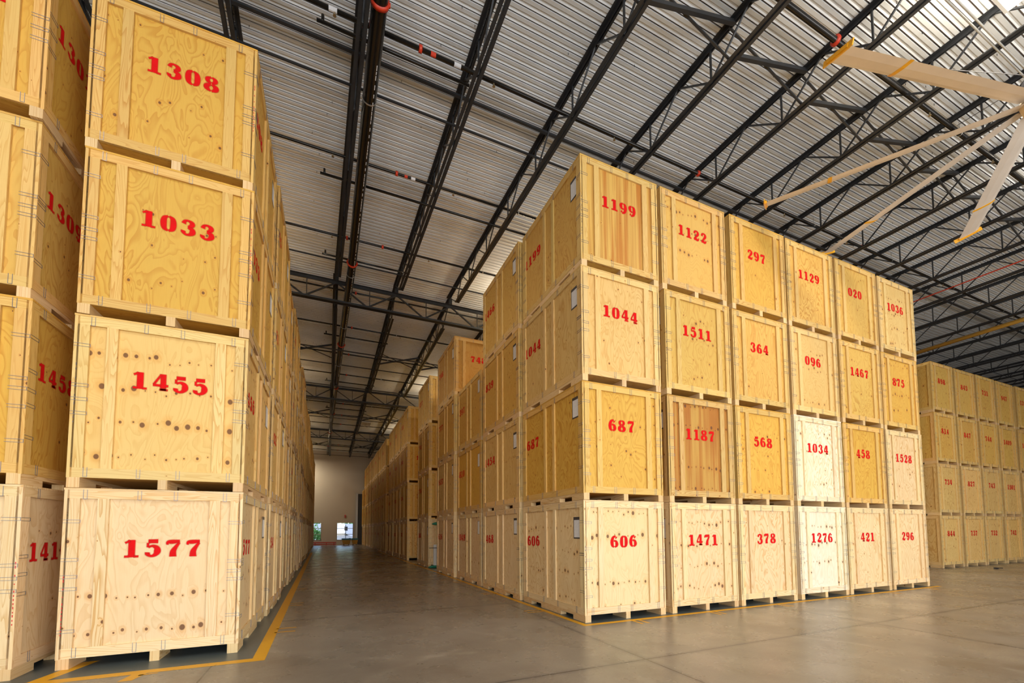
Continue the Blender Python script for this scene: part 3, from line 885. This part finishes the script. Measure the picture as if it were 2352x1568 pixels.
for bi, (y0, y1, k0, k1) in enumerate(bays):
    proto = make_joist(y0, y1, 1.15)
    first = True
    for k in range(k0, k1 + 1):
        r = proto if first else copy_tree(proto)
        first = False
        ymid = (y0 + y1) / 2
        r.location = (BX[bi][0] + BX[bi][1] * k, 0, 0)
        if bi == 0: r.rotation_euler = (0, 0, .028)
        where = 'beside the black main pipe' if k == 0 else '%s %s of the one by the main pipe' % (ORD[abs(k) - 1], 'right' if k > 0 else 'left')
        tag(r, 'steel roof joist, %s, %s' % (where, NB_[bi]), 'roof joist', 'roof joists')
# girders across the aisle
GD = [MB().bar((0, 0, 10.95), (sg * 1.09, 0, 10.22), .05).mesh('web_diagonal', 'steel') for sg in (1, -1)]
GP = MB().bar((0, 0, 10.95), (0, 0, 10.22), .03).mesh('web_post', 'steel')
GS = MB().bar((0, 0, 11.0), (0, 0, DZ - .01), .12).mesh('joist_seat', 'steel')
def girder(y, label):
    r = thing('truss_girder', label, 'girder', (0, y, 0), 0, 'girders across the aisle')
    zt, zb = 11.0, 10.17
    X0, X1 = -16.0, 12.0
    m = MB().box(X0, X1, -.10, -.012, zt - .008, zt + .0).box(X0, X1, .012, .10, zt - .008, zt).box(X0, X1, -.020, -.012, zt - .11, zt).box(X0, X1, .012, .020, zt - .11, zt)
    ob('top_chord', m.mesh('girder_top', 'steel'), r)
    m = MB().box(X0, X1, -.11, -.012, zb, zb + .010).box(X0, X1, .012, .11, zb, zb + .01).box(X0, X1, -.022, -.012, zb, zb + .11).box(X0, X1, .012, .022, zb, zb + .11)
    ob('bottom_chord', m.mesh('girder_bottom', 'steel'), r)
    for k in range(-5, 7):
        x = -4.06 + 2.18 * k
        if x < X0 + 1 or x > X1 - 1: continue
        for sg in (0, 1): ob('web_diagonal', GD[sg], r, (x, 0, 0))
        ob('web_post', GP, r, (x + 1.17, 0, 0)); ob('joist_seat', GS, r, (x, 0, 0))
for i, y in enumerate(GY): girder(y, 'deep dark steel truss girder crossing the aisle under the roof, %s from the camera' % ORD[i])
# bridging
def xbar(name, y, z, wd, ht, x0, x1, label, mat='steel', cat='brace', grp='roof bridging'):
    return tag(ob(name, MB().box(x0, x1, y - wd / 2, y + wd / 2, z - ht / 2, z + ht / 2).mesh(name, mat)), label, cat, grp)
xbar('bridging_angle', 2.06, 11.12, .065, .045, -20, 60, 'broad dark steel bridging angle just under the near roof deck')
xbar('bridging_rod', 2.66, 11.02, .035, .035, -20, 2.5, 'thin dark bridging rod behind the broad bridging angle')
xbar('bridging_rod', 9.05, 11.0, .035, .035, -20, 6, 'thin dark bridging rod just before the nearest girder')
for i, y in enumerate((15.9, 19.1, 21.6, 26.5, 28.9, 31.5, 34.0, 39.0, 41.6, 44.2, 47.6)):
    xbar('bridging_rod', y, 11.02 if i % 2 else 10.58, .045, .045, -14, 9, 'thin dark bridging rod across the aisle roof, %s beyond the nearest girder' % ORD[i])
cm = MB().bar((0, 0, ZBc), (JP, 0, DZ - .06), .07, .07).mesh('strut', 'steel')
cm2 = MB().bar((0, 0, DZ - .06), (JP, 0, ZBc), .035, .035).mesh('rod', 'steel')
for yy, ks, w_ in ((-1.25, range(-4, 27), 'near roof bay'), (16.95, range(-3, 5), 'second roof bay'), (29.7, range(-3, 5), 'third roof bay'), (42.7, range(-3, 5), 'last roof bay')):
    for k in ks:
        if k == 0: continue
        bx = BX[0] if yy < 0 else BX[1] if yy < 20 else BX[2] if yy < 35 else BX[3]
        r = thing('cross_brace', 'crossed steel brace, %s, %s %s of the main pipe' % (w_, ORD[abs(k)], 'right' if k >= 0 else 'left'), 'brace', (bx[0] + bx[1] * k + (.035 if yy < 0 else 0), yy, 0), 0, 'cross braces')
        ob('strut', cm, r, (0, 0, 0)); ob('rod', cm2, r, (0, .09, 0))
# sprinkler pipes
def pipe_x(y, z, rad, x0, x1, label, couple=(), heads=True, stick=()):
    r = thing('sprinkler_pipe', label, 'pipe', (0, y, z), 0, 'sprinkler branch pipes')
    ob('pipe', MB().tube([(x0, 0, 0), (x1, 0, 0)], rad, 10).mesh('pipe', 'pipe', True), r)
    for c in couple: ob('coupling', MB().tube([(c, 0, 0), (c + .06, 0, 0)], rad * 1.75, 12).mesh('coupling', 'redmetal', True), r)
    if heads:
        hm = MB().tube([(0, 0, 0), (0, 0, -rad - .05)], .014, 6).tube([(0, 0, -rad - .06), (0, 0, -rad - .07)], .03, 10).mesh('sprinkler_head', 'brass')
        x = x0 + 1.0 - (x0 - .85) % 3.05
        while x < x1 - .3:
            ob('sprinkler_head', hm, r, (x, 0, 0)); x += 3.05
    for x, L, mt in stick: ob('sticker', MB().tube([(x, 0, 0), (x + L, 0, 0)], rad + .003, 10).mesh('sticker', mt), r)
    hg = MB().tube([(0, 0, rad + .01), (0, 0, .30)], .006, 5).tube([(-.012, 0, 0), (.012, 0, 0)], rad + .010, 12).mesh('hanger', 'zinc')
    x = JX0 + .25 + JP * math.ceil((x0 - JX0) / JP)
    while x < x1 - .3:
        ob('hanger', hg, r, (x, 0, 0)); x += JP * 2
    return r
for i, (y, rad) in enumerate(((-5.2, .036), (-1.98, .05), (1.34, .038), (4.49, .034), (7.64, .034))):
    pipe_x(y, 10.96, rad, -18, 60 if i < 3 else 8, 'dark sprinkler branch pipe under the roof, %s from the camera' % ORD[i], (-3.84, -2.75, 4.5, 11.8), True, {2: ((-4.35, .14, 'paper'), (-2.05, .14, 'paper'), (-2.52, .10, 'redmetal')), 3: ((-2.35, .11, 'paper'), (-2.52, .08, 'redmetal'))}.get(i, ()))
for i, y in enumerate((10.85, 13.96, 17.2, 20.4, 26.7, 30.0, 33.2, 39.6, 42.9, 46.2)):
    pipe_x(y, 10.94, .032, -12, 8, 'dark sprinkler branch pipe beyond the first girder, %s of its run' % ORD[i], (-3.4,), True)
for i, y in enumerate((1.62, 5.25, 8.78, 15.12, 21.9, 28.2)):
    tag(ob('short_pipe', MB().tube([(-4.55, y, 10.96), (-1.65 + (.0 if i != 1 else 6), y, 10.96)], .032, 8).tube([(-4.45, y, 10.96), (-4.45, y, 11.1)], .028, 8).mesh('short_pipe', 'pipe', True)), 'short capped pipe beside the black main pipe, %s from the camera' % ORD[i], 'pipe', 'short capped pipes')
m = MB()
for k in range(900):
    y = -6 + random.random() * 40
    x = -9 + random.random() * (32 if y < 10 else 16)
    m.box(x - .004, x + .004, y - .004, y + .004, DZ - .045, DZ + .002)
o = ob('deck_screws', m.mesh('deck_screws', 'dgrey')); tag(o, 'tiny screw tips poking through the roof deck', 'screws'); o['kind'] = 'stuff'
# the big black main down the aisle, through the girders
PP = [(-3.53, -12), (-3.54, .8), (-3.61, 9), (-3.86, 19.3), (-4.24, 37.5), (-4.40, 48.2)]
def pxm(y):
    for (x0, y0), (x1, y1) in zip(PP, PP[1:]):
        if y <= y1: return x0 + (x1 - x0) * (y - y0) / (y1 - y0)
    return PP[-1][0]
PZ = 10.76
r = thing('main_pipe', 'big black sprinkler main running the length of the aisle roof', 'pipe', (0, 0, PZ))
ob('pipe', MB().tube([(x, y, 0) for x, y in PP], .138, 20).mesh('main', 'pipe', True), r)
for y in (.72, 8.6, 15.6, 22.4, 29.0, 36.0, 42.5):
    x = pxm(y)
    ob('coupling', MB().tube([(x, y - .035, 0), (x, y + .035, 0)], .165, 20).box(x - .18, x - .13, y - .025, y + .025, -.03, .03).box(x + .13, x + .18, y - .025, y + .025, -.03, .03).mesh('coupling', 'redmetal', True), r)
for y in (2.55, 9.3, 13.5, 18.3, 24.8, 31.6, 39.0, 45.5):
    x = pxm(y)
    ob('hanger', MB().tube([(x, y - .012, 0), (x, y + .012, 0)], .145, 20).tube([(x, y, .11), (x, y, .5)], .008, 6).mesh('hanger', 'zinc'), r)
mk_ = MB()
y = 1.7
while y < 20:
    L = random.uniform(.05, .10)
    mk_.box(pxm(y) + .060, pxm(y) + .074, y, y + L, -.128, -.117)
    y += L + (.03 if int(y * 2.1) % 2 else .11)
ob('printed_lettering', mk_.mesh('lettering', 'paper'), r)
# electrical conduits
for i, (y, z) in enumerate(((-3.38, 10.50), (-3.30, 10.53))):
    tag(ob('conduit', MB().tube([(-2, y, z), (40, y, z)], .016, 8).mesh('conduit', 'conduit', True)), ['nearer', 'farther'][i] + ' thin grey electrical conduit beside the roof lamp', 'conduit', 'conduit pair')
# orange-brown pipe deep over the right row
tag(ob('gas_pipe', MB().tube([(16.35, 6.0, 10.44), (16.85, -8, 10.44)], .022, 8).mesh('gas_pipe', 'redmetal', True)), 'thin rust-red pipe running under the joists over the far right row', 'pipe')
tag(ob('roof_duct', MB().tube([(22.3, 5.6, 10.3), (21.8, -8, 10.3)], .09, 14).mesh('duct', 'binyel', True)), 'ochre tube under the joists over the far right row', 'duct')

# ------------------------------------------------------------------ lamps
def lamp(x, y, z, label, power, on=True, col=WARM, upk=.75):
    r = thing('ceiling_lamp', label, 'lamp', (x, y, z), 0, 'high-bay lamps')
    m = MB().box(-.30, .30, -.62, .62, .06, .10)
    for s_ in (-1, 1): m.quad([(s_ * .30, -.62, .08), (s_ * .30, .62, .08), (s_ * .34, .62, 0), (s_ * .34, -.62, 0)])
    m.box(-.34, .34, -.64, -.60, 0, .09).box(-.34, .34, .60, .64, 0, .09).box(-.02, .02, -.6, .6, .02, .06)
    ob('housing', m.mesh('housing', 'white'), r)
    for k in (-.2, -.09, .09, .2):
        ob('tube', MB().tube([(k, -.57, .035), (k, .57, .035)], .022, 8).mesh('tube', 'tube' if on else 'white', True), r)
    hm = MB()
    for s_ in (-.4, .4): hm.tube([(0, s_, .1), (0, s_, 11.28 - z)], .004, 5)
    ob('hanging_wire', hm.mesh('wire', 'zinc'), r)
    if on:
        area('lamp_light', (x, y, z - .02), (.62, 1.2), power, col)
        area('added_roof_fill', (x, y, z + .13), (.5, 1.1), power * upk * 1.3, col, (PI, 0, 0))  # added upward fill that brightens the roof deck
WH = (1.0, .90, .75)
near_l = [(5.85, -4.30, 10.36)] + [(x, y, 10.32) for x, y in ((-8.5, -5.2), (-1.2, -9.2), (13.2, -5.0), (20.5, -5.0), (28, -5.0), (36, -5.0), (5.9, -12.5), (15, -12.5), (-9, -12.5), (26, -12.5))]  # first lamp is in view; the others are assumed, added outside the frame
for i, (x, y, z) in enumerate(near_l):
    lamp(x, y, z, 'bright white fluorescent high-bay lamp at the top right corner' if i == 0 else 'assumed fluorescent high-bay lamp over the open floor, %s of the row outside the frame' % ORD[i - 1], 215 if x < 18 else 60, True, WH, .5 if i == 0 else 2.3 if x < 18 else 4)
lamp(-1.55, 29.77, 10.3, 'dark unlit high-bay lamp over the middle of the aisle', 0, False, WARM)
for i, (x, y, z, p_) in enumerate(((-9.3, 8.0, 10.45, 420), (-9.3, 20.5, 10.45, 420), (-9.3, 33, 10.45, 380), (-8.2, 46.9, 10.3, 420))):  # added lamps, hidden by the stacks; the last makes the far-wall light pool
    lamp(x, y, z, 'unseen added high-bay lamp above the left block, %s from the camera' % ORD[i], p_, True, WARM, 1.15 if i < 3 else .12)
for i, (x, y, z, p_) in enumerate(((3.6, 8.0, 10.45, 420), (3.6, 20.5, 10.45, 420), (3.6, 33, 10.45, 380), (15.5, 8, 10.45, 420))):  # added lamps out of sight, their roof bounce fills the aisle
    lamp(x, y, z, 'unseen added high-bay lamp above the right block, %s from the camera' % ORD[i], p_, True, WARM, 1.15)

# ------------------------------------------------------------------ big ceiling fan
HX, HY, HZ, RF = 6.93, -3.78, 9.0, 4.10
r = thing('ceiling_fan', 'huge eight-blade ceiling fan with beige blades and yellow tips', 'fan', (HX, HY, HZ))
ob('hub', MB().tube([(0, 0, -.16), (0, 0, -.12), (0, 0, .02), (0, 0, .10)], .2, 24, True, [.10, .20, .24, .22]).mesh('hub', 'hub', True), r)
ob('motor', MB().tube([(0, 0, .10), (0, 0, .16), (0, 0, .42), (0, 0, .5)], .2, 20, True, [.14, .19, .19, .08]).mesh('motor', 'dgrey', True), r)
ob('downrod', MB().tube([(0, 0, .5), (0, 0, 11.25 - HZ)], .04, 10).mesh('downrod', 'dgrey'), r)
for a_ in (45, 135, 225, 315):
    ob('guy_wire', MB().tube([(0, 0, .45), (2.2 * math.cos(math.radians(a_)), 2.2 * math.sin(math.radians(a_)), 10.6 - HZ)], .006, 5).mesh('guy', 'dgrey'), r)
def bladepart(name, x0, x1, c0, c1, th, mat, droop=0.0, seg=10):
    m = MB()
    prof = [(-.5, 0), (-.25, .5), (.1, .6), (.5, .05), (.1, -.35), (-.3, -.35)]
    rows = []
    for j in range(seg + 1):
        t = j / seg; x = x0 + (x1 - x0) * t; c = c0 + (c1 - c0) * t
        i = len(m.v)
        for (py, pz) in prof: m.v.append((x, py * c, pz * th + droop * t * t))
        rows.append(i)
    n = len(prof)
    for a, b in zip(rows, rows[1:]):
        for k in range(n): m.f.append((a + k, b + k, b + (k + 1) % n, a + (k + 1) % n)); m.uv += [(0, 0)] * 4
    m.f.append(tuple(rows[0] + k for k in range(n))); m.uv += [(0, 0)] * n
    m.f.append(tuple(rows[-1] + k for k in reversed(range(n)))); m.uv += [(0, 0)] * n
    return m.mesh(name, mat)
BCH = .36
bm_ = bladepart('blade', .22, RF, BCH * .92, BCH, .035, 'blade')
bb = bladepart('band', RF * .705, RF * .705 + .07, BCH * 1.06, BCH * 1.06, .048, 'yellow')
wl = MB()
wl.box(RF, RF + .02, -BCH * .72, BCH * .72, -.04, .05)
wl.box(RF - .03, RF + .035, -BCH * .5, BCH * .5, -.02, .03)
wl = wl.mesh('winglet', 'yellow')
for k in range(8):
    a = math.radians(166.5 - 45 * k)
    b = ob('blade', bm_, r)
    # clockwise edge rides higher
    b.rotation_mode = 'XYZ'
    b.matrix_local = Matrix.Rotation(a, 4, 'Z') @ Matrix.Rotation(math.radians(-19), 4, 'X')
    ob('yellow_band', bb, b); ob('tip_winglet', wl, b)
